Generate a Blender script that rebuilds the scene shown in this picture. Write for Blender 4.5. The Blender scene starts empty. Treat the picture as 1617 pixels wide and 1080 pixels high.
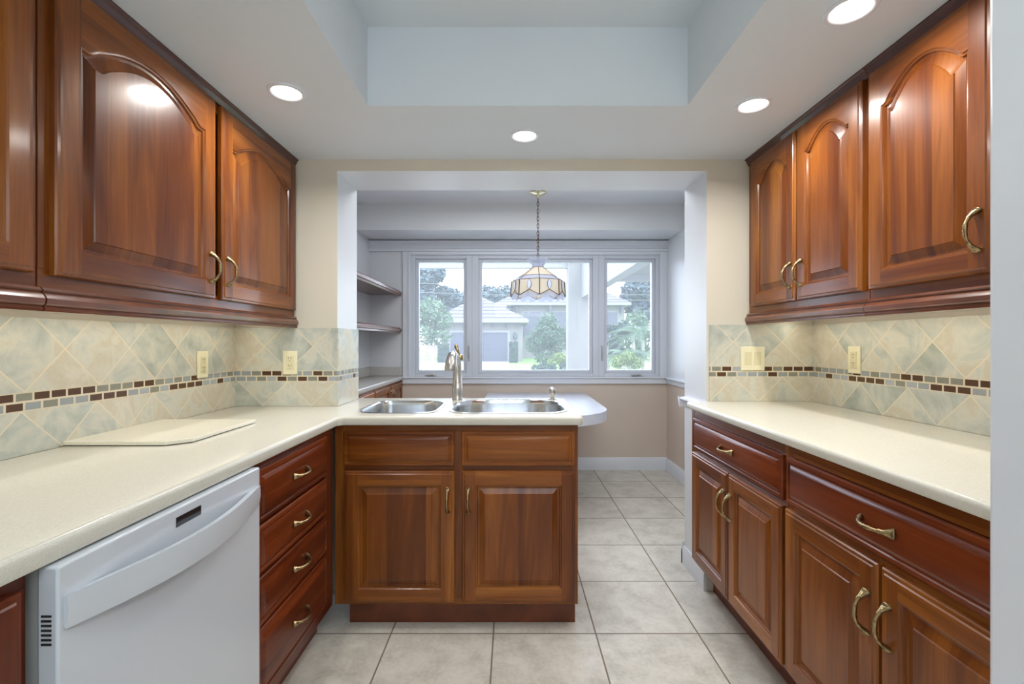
import bpy, bmesh, math, random
from mathutils import Vector, Matrix, noise
random.seed(7)
S = bpy.context.scene
COL = S.collection
PI = math.pi

# ------------------------------------------------------------------ camera, sky, sun, exposure
F_PX, CAM_H = 740.0, 1.235
cd = bpy.data.cameras.new('camera'); cam = bpy.data.objects.new('camera', cd); COL.objects.link(cam)
cd.sensor_fit = 'HORIZONTAL'; cd.sensor_width = 36.0; cd.lens = 36.0 * F_PX / 1617.0
cd.clip_start = 0.02; cd.clip_end = 400
cam.location = (0, 0, CAM_H); cam.rotation_euler = (math.radians(90), 0, 0)
S.camera = cam
S.view_settings.view_transform = 'Standard'; S.view_settings.look = 'None'
S.view_settings.gamma = 1.0; S.view_settings.use_curve_mapping = False
S.view_settings.exposure = 0.12

W = bpy.data.worlds.new('sky'); S.world = W; W.use_nodes = True
bg = W.node_tree.nodes['Background']; bg.inputs[0].default_value = (0.79, 0.87, 1.0, 1); bg.inputs[1].default_value = 6.8

def light(name, kind, loc, energy, color=(1, 1, 1), rot=(0, 0, 0), size=None, size_y=None, shape=None, parent=None, spread=None, spec=None):
    l = bpy.data.lights.new(name, kind); l.energy = energy; l.color = color
    if kind == 'AREA':
        if shape: l.shape = shape
        if size: l.size = size
        if size_y: l.size_y = size_y
        if spread: l.spread = spread
    if spec is not None: l.specular_factor = spec
    o = bpy.data.objects.new(name, l); COL.objects.link(o); o.location = loc; o.rotation_euler = rot
    if parent: o.parent = parent
    return o
sun = light('sun', 'SUN', (0, -10, 30), 1.6, (1, 0.96, 0.88), (math.radians(38), 0, math.radians(28)))
sun.data.angle = 0.02
# daylight portal in the window opening (guides sampling of the sky only)
po = light('window_portal', 'AREA', (0.22, 4.74, 1.49), 1, rot=(math.radians(90), 0, PI), size=2.5, size_y=1.25, shape='RECTANGLE')
po.data.cycles.is_portal = True
po.rotation_euler = (math.radians(-90), 0, 0)
# added fill lights, no seen fixtures: two behind the camera, tray, nook
light('rear_fill', 'AREA', (0.3, -1.6, 2.05), 12, (0.90, 0.95, 1.0), (math.radians(25), 0, 0), 1.4, 1.0, 'RECTANGLE', spec=0.25)  # unseen fill added behind the camera
light('rear_up_fill', 'AREA', (0.4, -1.7, 1.35), 48, (0.89, 0.945, 0.98), (PI, 0, 0), 1.8, 1.2, 'RECTANGLE', spec=0.0)  # added upward fill, bounced off the rear ceiling
light('tray_fill', 'AREA', (0.06, 0.1, 2.40), 9, (0.93, 1.0, 0.95), (0, 0, 0), 0.9, 0.5, 'RECTANGLE', spec=0.2)  # unseen tray fill, added for even light
light('nook_fill', 'AREA', (0.1, 3.15, 2.40), 18, (0.92, 0.95, 1.0), (0, 0, 0), 1.5, 0.5, 'RECTANGLE', spec=0.3)  # added fill that brightens the nook, out of view

# ------------------------------------------------------------------ node helpers
def srgb(r, g, b):
    f = lambda c: ((c/255.0)/12.92 if c/255.0 <= 0.04045 else (((c/255.0)+0.055)/1.055)**2.4)
    return (f(r), f(g), f(b), 1)

class N:
    def __init__(s, name):
        s.mat = bpy.data.materials.new(name); s.mat.use_nodes = True
        s.t = s.mat.node_tree; s.b = s.t.nodes['Principled BSDF']; s.out = s.t.nodes['Material Output']
    def new(s, typ, **kw):
        n = s.t.nodes.new(typ)
        for k, v in kw.items(): setattr(n, k, v)
        return n
    def put(s, sock, v):
        if hasattr(v, 'is_output') or isinstance(v, bpy.types.NodeSocket): s.t.links.new(v, sock)
        elif isinstance(v, (tuple, list)):
            sock.default_value = v if len(sock.default_value) == len(v) else tuple(v)[:len(sock.default_value)]
        else: sock.default_value = v
    def m(s, op, a, b=0.0, c=None):
        n = s.new('ShaderNodeMath', operation=op); s.put(n.inputs[0], a); s.put(n.inputs[1], b)
        if c is not None: s.put(n.inputs[2], c)
        return n.outputs[0]
    def coord(s, kind='Object'):
        return s.new('ShaderNodeTexCoord').outputs[kind]
    def sep(s, v):
        n = s.new('ShaderNodeSeparateXYZ'); s.put(n.inputs[0], v); return n.outputs
    def comb(s, x=0.0, y=0.0, z=0.0):
        n = s.new('ShaderNodeCombineXYZ')
        for i, v in enumerate((x, y, z)): s.put(n.inputs[i], v)
        return n.outputs[0]
    def vm(s, op, a, b):
        n = s.new('ShaderNodeVectorMath', operation=op); s.put(n.inputs[0], a); s.put(n.inputs[1], b); return n.outputs[0]
    def noise(s, v, scale, detail=3, rough=0.5, dist=0.0):
        n = s.new('ShaderNodeTexNoise'); s.put(n.inputs['Vector'], v); n.inputs['Scale'].default_value = scale
        n.inputs['Detail'].default_value = detail; n.inputs['Roughness'].default_value = rough
        n.inputs['Distortion'].default_value = dist
        return n.outputs['Fac']
    def white(s, v):
        n = s.new('ShaderNodeTexWhiteNoise', noise_dimensions='3D'); s.put(n.inputs['Vector'], v); return n.outputs['Value']
    def ramp(s, f, stops, interp='LINEAR'):
        n = s.new('ShaderNodeValToRGB'); n.color_ramp.interpolation = interp; s.put(n.inputs[0], f)
        e = n.color_ramp.elements
        while len(e) < len(stops): e.new(0.5)
        for i, (p, c) in enumerate(stops): e[i].position = p; e[i].color = c
        return n.outputs[0]
    def mix(s, f, a, b, blend='MIX'):
        n = s.new('ShaderNodeMix', data_type='RGBA', blend_type=blend)
        s.put(n.inputs[0], f); s.put(n.inputs[6], a); s.put(n.inputs[7], b); return n.outputs[2]
    def bump(s, h, strength=0.3, dist=0.002):
        n = s.new('ShaderNodeBump'); n.inputs['Strength'].default_value = strength; n.inputs['Distance'].default_value = dist
        s.put(n.inputs['Height'], h); s.t.links.new(n.outputs[0], s.b.inputs['Normal'])
    def set(s, **kw):
        for k, v in kw.items(): s.put(s.b.inputs[k.replace('_', ' ')], v)
        return s

def simple(name, col, rough=0.5, metal=0.0, nscale=None, namp=0.06, **kw):
    n = N(name); base = col
    if nscale:
        f = n.noise(n.coord(), nscale, 3)
        dark = tuple(c*(1-namp) for c in col[:3])+(1,); lite = tuple(min(1, c*(1+namp)) for c in col[:3])+(1,)
        base = n.ramp(f, [(0.3, dark), (0.7, lite)])
    n.set(Base_Color=base, Roughness=rough, Metallic=metal, **kw)
    return n.mat

def wood(name, axis, tint=1.0, gk=1.0):
    n = N(name); co = n.coord(); x, y, z = n.sep(co)
    rnd = n.new('ShaderNodeObjectInfo').outputs['Random']; off = n.m('MULTIPLY', rnd, 37.0)
    along, across = (z, x) if axis == 'z' else (x, z)
    # joined boards
    bw = n.m('DIVIDE', n.m('ADD', across, n.m('MULTIPLY', n.noise(n.comb(0, 0, along), 2.0, 1), 0.02)), 0.083)
    board = n.white(n.comb(n.m('FLOOR', n.m('ADD', bw, off)), 3.0, 1.0))
    v = n.comb(n.m('ADD', n.m('MULTIPLY', across, 11.0), n.m('MULTIPLY', board, 9.0)), n.m('ADD', n.m('MULTIPLY', y, 2.0), off), n.m('MULTIPLY', along, 1.1))
    big = n.noise(v, 1.0, 3, 0.55, 0.8)
    fine = n.noise(n.comb(n.m('MULTIPLY', across, 260.0), n.m('ADD', n.m('MULTIPLY', y, 20.0), off), n.m('MULTIPLY', along, 7.0)), 1.0, 3, 0.6)
    ring = n.m('SINE', n.m('MULTIPLY', big, 46.0))
    f = n.m('ADD', n.m('MULTIPLY', big, 0.75), n.m('ADD', n.m('MULTIPLY', fine, 0.22), n.m('MULTIPLY', ring, 0.012)))
    f = n.m('ADD', f, n.m('MULTIPLY', n.m('SUBTRACT', board, 0.5), 0.22))
    t = tint; g_ = tint*gk
    c = n.ramp(f, [(0.25, (0.085*t, 0.017*g_, 0.0025*t, 1)), (0.44, (0.165*t, 0.042*g_, 0.005*t, 1)), (0.58, (0.26*t, 0.078*g_, 0.010*t, 1)), (0.80, (0.40*t, 0.148*g_, 0.024*t, 1))])
    n.set(Base_Color=c, Roughness=0.33, Coat_Weight=0.38, Coat_Roughness=0.15, Specular_IOR_Level=0.25)
    n.bump(fine, 0.05, 0.001)
    return n.mat
M = {}
M['wood_v'] = wood('cherry_wood_vertical_grain', 'z')
M['wood_h'] = wood('cherry_wood_horizontal_grain', 'x')
M['wood_red_h'] = wood('dark_red_cherry_horizontal_grain', 'x', 0.68, 0.62)  # darker, redder tint of the same cherry wood
M['wood_red_v'] = wood('dark_red_cherry_vertical_grain', 'z', 0.68, 0.62)
M['wood_dark'] = simple('cherry_moulding', (0.135, 0.034, 0.010, 1), 0.3, nscale=14, namp=0.25, Coat_Weight=0.5, Coat_Roughness=0.15)
M['kick'] = simple('toe_kick_wood', (0.15, 0.036, 0.012, 1), 0.45, nscale=10, namp=0.3)
M['crown'] = simple('crown_stain', (0.075, 0.016, 0.010, 1), 0.32, nscale=10, namp=0.25, Coat_Weight=0.4)
M['brass'] = simple('antique_brass', (0.36, 0.275, 0.145, 1), 0.30, 1.0, nscale=160, namp=0.55)
M['nickel'] = simple('brushed_nickel', (0.56, 0.54, 0.51, 1), 0.28, 1.0, nscale=60, namp=0.08)
M['steel'] = simple('stainless_steel', (0.62, 0.64, 0.66, 1), 0.2, 1.0, nscale=30, namp=0.05)
M['chrome'] = simple('polished_steel', (0.75, 0.76, 0.78, 1), 0.12, 1.0)
M['ceiling'] = simple('ceiling_paint', srgb(222, 230, 236), 0.75, nscale=3, namp=0.012)
M['beige'] = simple('beige_wall_paint', srgb(220, 214, 198), 0.7, nscale=3, namp=0.015)
M['nook_beige'] = simple('nook_wall_paint', srgb(216, 201, 188), 0.7, nscale=3, namp=0.015)
M['white'] = simple('white_wall_paint', srgb(224, 227, 231), 0.38, nscale=3, namp=0.012)
M['gloss'] = simple('white_gloss_trim', srgb(226, 230, 238), 0.35, nscale=4, namp=0.01)
M['vinyl'] = simple('window_vinyl', srgb(214, 219, 228), 0.35, nscale=4, namp=0.01)
M['appliance'] = simple('appliance_enamel', srgb(204, 209, 216), 0.22, Coat_Weight=0.3)
M['appl_side'] = simple('appliance_side_plastic', srgb(180, 182, 178), 0.4)
M['black'] = simple('dark_glass', (0.012, 0.013, 0.015, 1), 0.12)
M['dark'] = simple('slot_and_kick_black', (0.02, 0.017, 0.014, 1), 0.6)  # plain black for vent, outlet slots and dishwasher kick plate
M['ivory'] = simple('ivory_plastic', srgb(236, 229, 196), 0.35)
M['ivory2'] = simple('ivory_plastic_device', srgb(222, 214, 176), 0.3)
M['laminate'] = simple('white_laminate', srgb(208, 212, 224), 0.28, nscale=60, namp=0.02)

def counter_mat(name, base, speck):
    n = N(name); co = n.coord()
    f = n.noise(co, 420, 2, 0.7); g = n.noise(co, 150, 2, 0.6)
    c = n.mix(n.ramp(f, [(0.42, (1, 1, 1, 1)), (0.56, (0, 0, 0, 1))]), base, speck)
    c2 = n.mix(n.ramp(g, [(0.40, (0.5, 0.5, 0.5, 1)), (0.5, (0, 0, 0, 1))]), c, speck)
    n.set(Base_Color=c2, Roughness=0.2, Specular_IOR_Level=0.5); return n.mat
M['counter'] = counter_mat('solid_surface_worktop', srgb(217, 214, 202), srgb(207, 203, 190))
M['nook_counter'] = counter_mat('nook_worktop', srgb(205, 203, 199), srgb(178, 174, 167))
M['board'] = counter_mat('cutting_board_surface', srgb(232, 228, 212), srgb(222, 217, 200))

def floor_mat():
    n = N('floor_tile'); co = n.coord(); x, y, z = n.sep(co); P = 0.4334
    a = n.m('DIVIDE', n.m('SUBTRACT', x, 0.3547), P); b = n.m('DIVIDE', n.m('SUBTRACT', y, 1.985), P)
    fa = n.m('ABSOLUTE', n.m('SUBTRACT', n.m('FRACT', n.m('ADD', a, 0.5)), 0.5)); fb = n.m('ABSOLUTE', n.m('SUBTRACT', n.m('FRACT', n.m('ADD', b, 0.5)), 0.5))
    g = n.m('LESS_THAN', n.m('MINIMUM', fa, fb), 0.0075)
    tid = n.white(n.comb(n.m('FLOOR', a), n.m('FLOOR', b), 0.0))
    v = n.vm('ADD', co, n.comb(n.m('MULTIPLY', tid, 13.0), 0, 0))
    cl = n.noise(v, 7, 6, 0.68, 0.3); fn = n.noise(v, 60, 4, 0.7)
    f = n.m('ADD', n.m('MULTIPLY', cl, 0.7), n.m('ADD', n.m('MULTIPLY', fn, 0.3), n.m('MULTIPLY', n.m('SUBTRACT', tid, 0.5), 0.06)))
    c = n.ramp(f, [(0.32, srgb(178, 172, 160)), (0.5, srgb(206, 201, 190)), (0.68, srgb(222, 218, 208))])
    c = n.mix(g, c, srgb(122, 112, 98))
    n.set(Base_Color=c, Roughness=n.m('ADD', 0.34, n.m('MULTIPLY', g, 0.4)), Specular_IOR_Level=0.4)
    n.bump(n.m('SUBTRACT', 1.0, g), 0.4, 0.003); return n.mat
M['floor'] = floor_mat()

def splash_mat(name, axis, u_up, u_lo, ztop, zbot):
    """diagonal marbled tiles above and below a two-row glass mosaic band (ztop..zbot)"""
    n = N(name); co = n.coord(); x, y, z = n.sep(co); u = x if axis == 'x' else y; P = 0.24
    up = n.m('GREATER_THAN', z, (ztop+zbot)/2)
    u0 = n.m('ADD', u_lo, n.m('MULTIPLY', up, u_up-u_lo)); z0 = n.m('ADD', zbot, n.m('MULTIPLY', up, ztop-zbot))
    a = n.m('DIVIDE', n.m('SUBTRACT', u, u0), P); v = n.m('DIVIDE', n.m('SUBTRACT', z, z0), P)
    p = n.m('ADD', a, v); q = n.m('SUBTRACT', a, v)
    dist = lambda t: n.m('ABSOLUTE', n.m('SUBTRACT', n.m('FRACT', n.m('ADD', t, 0.5)), 0.5))
    g = n.m('LESS_THAN', n.m('MINIMUM', dist(p), dist(q)), 0.0105)
    tid = n.white(n.comb(n.m('FLOOR', p), n.m('FLOOR', q), n.m('ADD', up, 2.0)))
    tv = n.vm('ADD', co, n.comb(n.m('MULTIPLY', tid, 17.0), n.m('MULTIPLY', tid, 9.0), 0))
    marb = n.noise(tv, 8, 6, 0.62, 0.5)
    f = n.m('ADD', n.m('MULTIPLY', marb, 0.8), n.m('MULTIPLY', tid, 0.22))
    c = n.ramp(f, [(0.32, srgb(164, 170, 160)), (0.44, srgb(188, 192, 183)), (0.53, srgb(208, 206, 192)), (0.61, srgb(201, 193, 172)), (0.70, srgb(214, 209, 194)), (0.80, srgb(192, 188, 174))])
    c = n.mix(g, c, srgb(226, 214, 188))
    # mosaic
    rh = (ztop-zbot)/2
    row = n.m('FLOOR', n.m('DIVIDE', n.m('SUBTRACT', z, zbot), rh)); fr = n.m('FRACT', n.m('DIVIDE', n.m('SUBTRACT', z, zbot), rh))
    bl = n.m('ADD', n.m('DIVIDE', u, 0.0505), n.m('MULTIPLY', row, 0.5)); fb = n.m('FRACT', bl)
    rnd = n.white(n.comb(n.m('FLOOR', bl), row, 5.0)); spk = n.noise(co, 420, 3, 0.7)
    mc = n.ramp(rnd, [(0.0, srgb(92, 64, 42)), (0.3, srgb(166, 174, 176)), (0.55, srgb(150, 150, 136)), (0.8, srgb(182, 190, 194))], 'CONSTANT')
    mc = n.mix(0.4, mc, n.ramp(spk, [(0.35, (0.12, 0.11, 0.10, 1)), (0.65, (1, 1, 1, 1))]), 'MULTIPLY')
    edge = n.m('MAXIMUM', n.m('GREATER_THAN', n.m('ABSOLUTE', n.m('SUBTRACT', fr, 0.5)), 0.385), n.m('GREATER_THAN', n.m('ABSOLUTE', n.m('SUBTRACT', fb, 0.5)), 0.435))
    mc = n.mix(edge, mc, srgb(222, 210, 186))
    inb = n.m('MULTIPLY', n.m('LESS_THAN', z, ztop), n.m('GREATER_THAN', z, zbot))
    c = n.mix(inb, c, mc)
    n.set(Base_Color=c, Roughness=n.m('SUBTRACT', 0.32, n.m('MULTIPLY', inb, 0.12)), Specular_IOR_Level=0.5)
    n.bump(n.m('SUBTRACT', 1.0, n.m('MAXIMUM', n.m('MULTIPLY', g, n.m('SUBTRACT', 1.0, inb)), n.m('MULTIPLY', edge, inb))), 0.35, 0.002)
    return n.mat

def glass_mat(name, tint, haze, haze_col):
    n = N(name); t = n.t
    tr = n.new('ShaderNodeBsdfTransparent'); tr.inputs[0].default_value = tint
    tl = n.new('ShaderNodeBsdfTranslucent'); tl.inputs[0].default_value = haze_col
    gl = n.new('ShaderNodeBsdfGlossy'); gl.inputs['Roughness'].default_value = 0.02
    m1 = n.new('ShaderNodeMixShader'); m1.inputs[0].default_value = haze
    t.links.new(tr.outputs[0], m1.inputs[1]); t.links.new(tl.outputs[0], m1.inputs[2])
    fr = n.new('ShaderNodeFresnel'); fr.inputs[0].default_value = 1.3
    m2 = n.new('ShaderNodeMixShader'); t.links.new(fr.outputs[0], m2.inputs[0])
    t.links.new(m1.outputs[0], m2.inputs[1]); t.links.new(gl.outputs[0], m2.inputs[2])
    t.links.new(m2.outputs[0], n.out.inputs[0]); return n.mat
M['glass'] = glass_mat('window_glass_with_glare', (0.97, 0.98, 1, 1), 0.075, (0.9, 0.95, 1, 1))  # translucent haze in the pane imitates window glare
def stained(name, col, op):
    n = N(name); t = n.t
    tr = n.new('ShaderNodeBsdfTransparent'); tr.inputs[0].default_value = (0.96, 0.97, 1, 1)
    tl = n.new('ShaderNodeBsdfTranslucent'); tl.inputs[0].default_value = col
    m1 = n.new('ShaderNodeMixShader'); m1.inputs[0].default_value = 0.6
    n.set(Base_Color=col, Roughness=0.25)
    t.links.new(n.b.outputs[0], m1.inputs[1]); t.links.new(tl.outputs[0], m1.inputs[2])
    m2 = n.new('ShaderNodeMixShader'); m2.inputs[0].default_value = op
    t.links.new(tr.outputs[0], m2.inputs[1]); t.links.new(m1.outputs[0], m2.inputs[2])
    t.links.new(m2.outputs[0], n.out.inputs[0]); return n.mat
M['cream_glass'] = stained('cream_art_glass', (0.95, 0.88, 0.75, 1), 0.80)
M['clear_glass'] = stained('clear_art_glass', (0.72, 0.76, 0.90, 1), 0.45)
M['oval'] = simple('pale_blue_art_glass', (0.62, 0.68, 0.85, 1), 0.2)
M['came'] = simple('copper_came', (0.09, 0.040, 0.028, 1), 0.45, 0.5)
M['canopy'] = simple('polished_brass', (0.75, 0.68, 0.45, 1), 0.25, 1.0)
def emit(name, col, st):
    n = N(name); n.set(Base_Color=(0.9, 0.9, 0.9, 1), Emission_Color=col, Emission_Strength=st); return n.mat
M['lens'] = emit('lit_lens', (1, 0.95, 0.86, 1), 7.0)

# exterior
def leaf_mat(name, c1, c2):
    n = N(name); t = n.t; f = n.noise(n.coord(), 3.5, 3, 0.6)
    c = n.ramp(f, [(0.3, c1), (0.7, c2)]); n.set(Base_Color=c, Roughness=0.5)
    tl = n.new('ShaderNodeBsdfTranslucent'); t.links.new(c, tl.inputs[0])
    mx = n.new('ShaderNodeMixShader'); mx.inputs[0].default_value = 0.35
    t.links.new(n.b.outputs[0], mx.inputs[1]); t.links.new(tl.outputs[0], mx.inputs[2]); t.links.new(mx.outputs[0], n.out.inputs[0])
    return n.mat
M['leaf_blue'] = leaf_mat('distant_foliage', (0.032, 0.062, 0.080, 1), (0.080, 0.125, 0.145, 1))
M['leaf_mid'] = leaf_mat('mid_green_foliage', (0.018, 0.055, 0.033, 1), (0.065, 0.14, 0.07, 1))
M['leaf_lite'] = leaf_mat('light_green_foliage', (0.045, 0.095, 0.06, 1), (0.12, 0.20, 0.11, 1))
M['leaf_yel'] = leaf_mat('yellow_green_foliage', (0.09, 0.16, 0.03, 1), (0.18, 0.26, 0.06, 1))
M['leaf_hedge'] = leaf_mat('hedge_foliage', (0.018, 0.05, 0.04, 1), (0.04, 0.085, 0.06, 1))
M['bark'] = simple('grey_bark', (0.32, 0.28, 0.25, 1), 0.8, nscale=12, namp=0.3)
M['lawn'] = simple('lawn_grass', (0.10, 0.22, 0.035, 1), 0.9, nscale=1.2, namp=0.2)
M['drive'] = simple('pale_concrete', (0.30, 0.30, 0.29, 1), 0.8, nscale=1.0, namp=0.04)
M['stucco'] = simple('cream_stucco', (0.14, 0.137, 0.13, 1), 0.8, nscale=2.0, namp=0.03)
M['white_fascia'] = simple('white_fascia_paint', (0.17, 0.17, 0.178, 1), 0.6, nscale=2.0, namp=0.02)  # white trim for fascias, surrounds and porch beams
M['glass_far'] = simple('blue_grey_window', (0.035, 0.042, 0.065, 1), 0.3)
def garage_mat():
    n = N('garage_door_panels'); x, y, z = n.sep(n.coord()); f = n.m('FRACT', n.m('MULTIPLY', z, 1.95))
    n.set(Base_Color=n.mix(n.m('LESS_THAN', f, 0.08), (0.045, 0.05, 0.075, 1), (0.06, 0.065, 0.10, 1)), Roughness=0.5); return n.mat
M['garage'] = garage_mat()
def roof_mat():
    n = N('concrete_roof_tile'); x, y, z = n.sep(n.coord()); f = n.m('FRACT', n.m('MULTIPLY', z, 3.6))
    c = n.ramp(f, [(0.0, (0.022, 0.021, 0.026, 1)), (0.24, (0.026, 0.025, 0.029, 1)), (0.3, (0.085, 0.080, 0.082, 1)), (1.0, (0.095, 0.09, 0.092, 1))])
    n.set(Base_Color=c, Roughness=0.8); return n.mat
M['roof'] = roof_mat()

# ------------------------------------------------------------------ mesh builder
class MB:
    def __init__(s): s.bm = bmesh.new(); s.mi = 0
    def face(s, vs):
        try: f = s.bm.faces.new(vs); f.material_index = s.mi; return f
        except ValueError: return None
    def box(s, x0, x1, y0, y1, z0, z1, mi=None):
        if mi is not None: s.mi = mi
        v = [s.bm.verts.new(p) for p in ((x0,y0,z0),(x1,y0,z0),(x1,y1,z0),(x0,y1,z0),(x0,y0,z1),(x1,y0,z1),(x1,y1,z1),(x0,y1,z1))]
        for q in ((0,3,2,1),(4,5,6,7),(0,1,5,4),(1,2,6,5),(2,3,7,6),(3,0,4,7)): s.face([v[i] for i in q])
        return s
    def prism(s, poly, axis, a, b):
        """poly in the two other axes (order xyz without axis), extruded a..b along axis"""
        def P(p, t):
            return {'x': (t, p[0], p[1]), 'y': (p[0], t, p[1]), 'z': (p[0], p[1], t)}[axis]
        A = [s.bm.verts.new(P(p, a)) for p in poly]; B = [s.bm.verts.new(P(p, b)) for p in poly]; n = len(poly)
        s.face(A[::-1]); s.face(B)
        for i in range(n): s.face([A[i], A[(i+1) % n], B[(i+1) % n], B[i]])
        return s
    def rings(s, rs, cap0=False, cap1=True, mats=None):
        """rs: list of rings (lists of 3D points), bridged in turn"""
        V = [[s.bm.verts.new(p) for p in r] for r in rs]; n = len(V[0])
        for k in range(len(V)-1):
            for i in range(n):
                if mats: s.mi = mats(k, i)
                s.face([V[k][i], V[k][(i+1) % n], V[k+1][(i+1) % n], V[k+1][i]])
        if mats: s.mi = mats(-1, 0)
        if cap0: s.face(V[0][::-1])
        if cap1: s.face(V[-1])
        return s
    def lathe(s, prof, c=(0, 0, 0), seg=24, cap0=True, cap1=True):
        rs = [[(c[0]+r*math.cos(2*PI*i/seg), c[1]+r*math.sin(2*PI*i/seg), c[2]+z) for i in range(seg)] for r, z in prof]
        return s.rings(rs, cap0, cap1)
    def tube(s, pts, radii, seg=10, flat=None):
        pts = [Vector(p) for p in pts]
        if not isinstance(radii, (list, tuple)): radii = [radii]*len(pts)
        rs = []; up = None
        for i, p in enumerate(pts):
            d = (pts[min(i+1, len(pts)-1)]-pts[max(i-1, 0)]).normalized()
            if up is None:
                up = Vector((0, 0, 1)) if abs(d.z) < 0.9 else Vector((1, 0, 0))
            a = d.cross(up).normalized(); b = a.cross(d).normalized(); up = b
            fl = flat[i] if flat else 1.0
            rs.append([tuple(p + a*radii[i]*fl*math.cos(2*PI*k/seg) + b*radii[i]*math.sin(2*PI*k/seg)) for k in range(seg)])
        return s.rings(rs, True, True)
    def build(s, name, mats, parent=None, smooth=True, ang=35, bevel=None, loc=None):
        bmesh.ops.recalc_face_normals(s.bm, faces=s.bm.faces)
        me = bpy.data.meshes.new(name); s.bm.to_mesh(me); s.bm.free()
        for m in (mats if isinstance(mats, (list, tuple)) else [mats]): me.materials.append(m)
        if smooth:
            for p in me.polygons: p.use_smooth = True
            me.set_sharp_from_angle(angle=math.radians(ang))
        o = bpy.data.objects.new(name, me); COL.objects.link(o)
        if parent: o.parent = parent
        if loc: o.location = loc
        if bevel:
            b = o.modifiers.new('edge', 'BEVEL'); b.width = bevel; b.segments = 2; b.limit_method = 'ANGLE'; b.angle_limit = math.radians(40)
        return o

def tag(o, label, cat, group=None):
    o['label'] = label; o['category'] = cat
    if group: o['group'] = group
    return o
def struct(o): o['kind'] = 'structure'; return o
def thing(name, label, cat, loc=(0, 0, 0), rz=0, group=None):
    o = bpy.data.objects.new(name, None); COL.objects.link(o); o.empty_display_size = 0.1
    o.location = loc; o.rotation_euler = (0, 0, rz); return tag(o, label, cat, group)
def copy_tree(o, parent=None):
    c = o.copy(); COL.objects.link(c); c.parent = parent
    for ch in [q for q in o.children]: copy_tree(ch, c)
    return c

# ------------------------------------------------------------------ key dimensions (metres; camera stands at x=0, y=0)
XL, XR = -1.375, 1.494          # side walls
YW, YWB = 2.323, 2.616          # wall with the opening (front, back face)
YB = 4.53                       # window wall
ZC, ZH = 2.139, 2.44            # lowered ceiling, full ceiling
OX0, OX1, OZ = -0.866, 0.964, 2.082   # opening
ZCL, ZCR = 0.918, 0.942         # worktop heights
T = 0.038

# ------------------------------------------------------------------ floor, ceilings, walls
struct(MB().box(XL-0.1, 3.2, -3.2, YB+0.15, -0.1, 0).build('floor', M['floor'], smooth=False))
tx0, tx1, ty0, ty1 = -0.553, 0.672, -0.9, 1.793
c = MB()
c.box(XL-0.1, tx0, -3.2, YW, ZC, ZH+0.05); c.box(tx1, 3.2, -3.2, YW, ZC, ZH+0.05)
c.box(tx0, tx1, ty1, YW, ZC, ZH+0.05); c.box(tx0, tx1, -3.2, ty0, ZC, ZH+0.05)
c.box(tx0, tx1, ty0, ty1, ZH, ZH+0.05)
struct(c.build('ceiling', M['ceiling'], smooth=False))
c = MB(); c.box(XL-0.1, XR+0.1, YWB, YB+0.15, ZH, ZH+0.05); c.box(XL, XR, 4.10, YB, 2.215, ZH)
struct(c.build('ceiling_nook', M['white'], smooth=False))
struct(MB().box(-3.5, 3.5, -3.3, 4.9, 2.5, 2.62).build('roof_sun_block', M['white_fascia'], smooth=False))  # unseen slab added to keep sun out of ceiling gaps

def wallbox(m, x0, x1, y0, y1, z0, z1):     # room-facing (y) faces beige, reveals white
    n0 = len(m.bm.faces); m.box(x0, x1, y0, y1, z0, z1, 0); m.bm.faces.ensure_lookup_table()
    for f in list(m.bm.faces)[n0:]:
        f.normal_update()
        if abs(f.normal.y) < 0.5: f.material_index = 1
w = MB()
wallbox(w, XL-0.1, OX0, YW, YWB, 0, ZH); wallbox(w, OX1, XR+0.1, YW, YWB, 0, ZH); wallbox(w, OX0, OX1, YW, YWB, OZ, ZH)
struct(w.build('wall_middle', [M['beige'], M['white']], smooth=False))
w = MB(); w.box(XL-0.1, XL, -3.2, YW, 0, ZH); struct(w.build('wall_left', M['beige'], smooth=False))
w = MB(); w.box(XL-0.1, XL, YWB, YB, 0, ZH); struct(w.build('wall_nook_left', M['white'], smooth=False))
w = MB(); w.box(XR, XR+0.1, 0.72, YW, 0, ZH); struct(w.build('wall_right', M['beige'], smooth=False))
w = MB(); w.box(XR, XR+0.1, YWB, YB, 0, 0.87, 0); w.box(XR, XR+0.1, YWB, YB, 0.87, ZH, 1)
struct(w.build('wall_nook_right', [M['nook_beige'], M['white']], smooth=False))
WX0, WX1, WZ0, WZ1 = -0.985, 1.426, 0.898, 2.08
w = MB()
w.box(XL-0.1, XR+0.1, YB, YB+0.15, 0, WZ0, 0); w.box(XL-0.1, WX0, YB, YB+0.15, WZ0, ZH, 1); w.box(WX1, XR+0.1, YB, YB+0.15, WZ0, ZH, 1); w.box(WX0, WX1, YB, YB+0.15, WZ1, ZH, 1)
struct(w.build('wall_back', [M['nook_beige'], M['white']], smooth=False))
w = MB(); w.box(0.725, XR+0.1, 0.56, 0.715, 0, ZC); struct(w.build('wall_right_front', M['gloss'], smooth=True, bevel=0.008))
w = MB(); w.box(XL-0.1, 3.2, -3.3, -3.2, 0, ZC); struct(w.build('wall_rear', M['white'], smooth=False))
w = MB(); w.box(3.1, 3.2, -3.2, 0.56, 0, ZC); w.box(XR+0.1, 3.1, 0.56, 0.7, 0, ZC); struct(w.build('wall_rear_right', M['white'], smooth=False))
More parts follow.
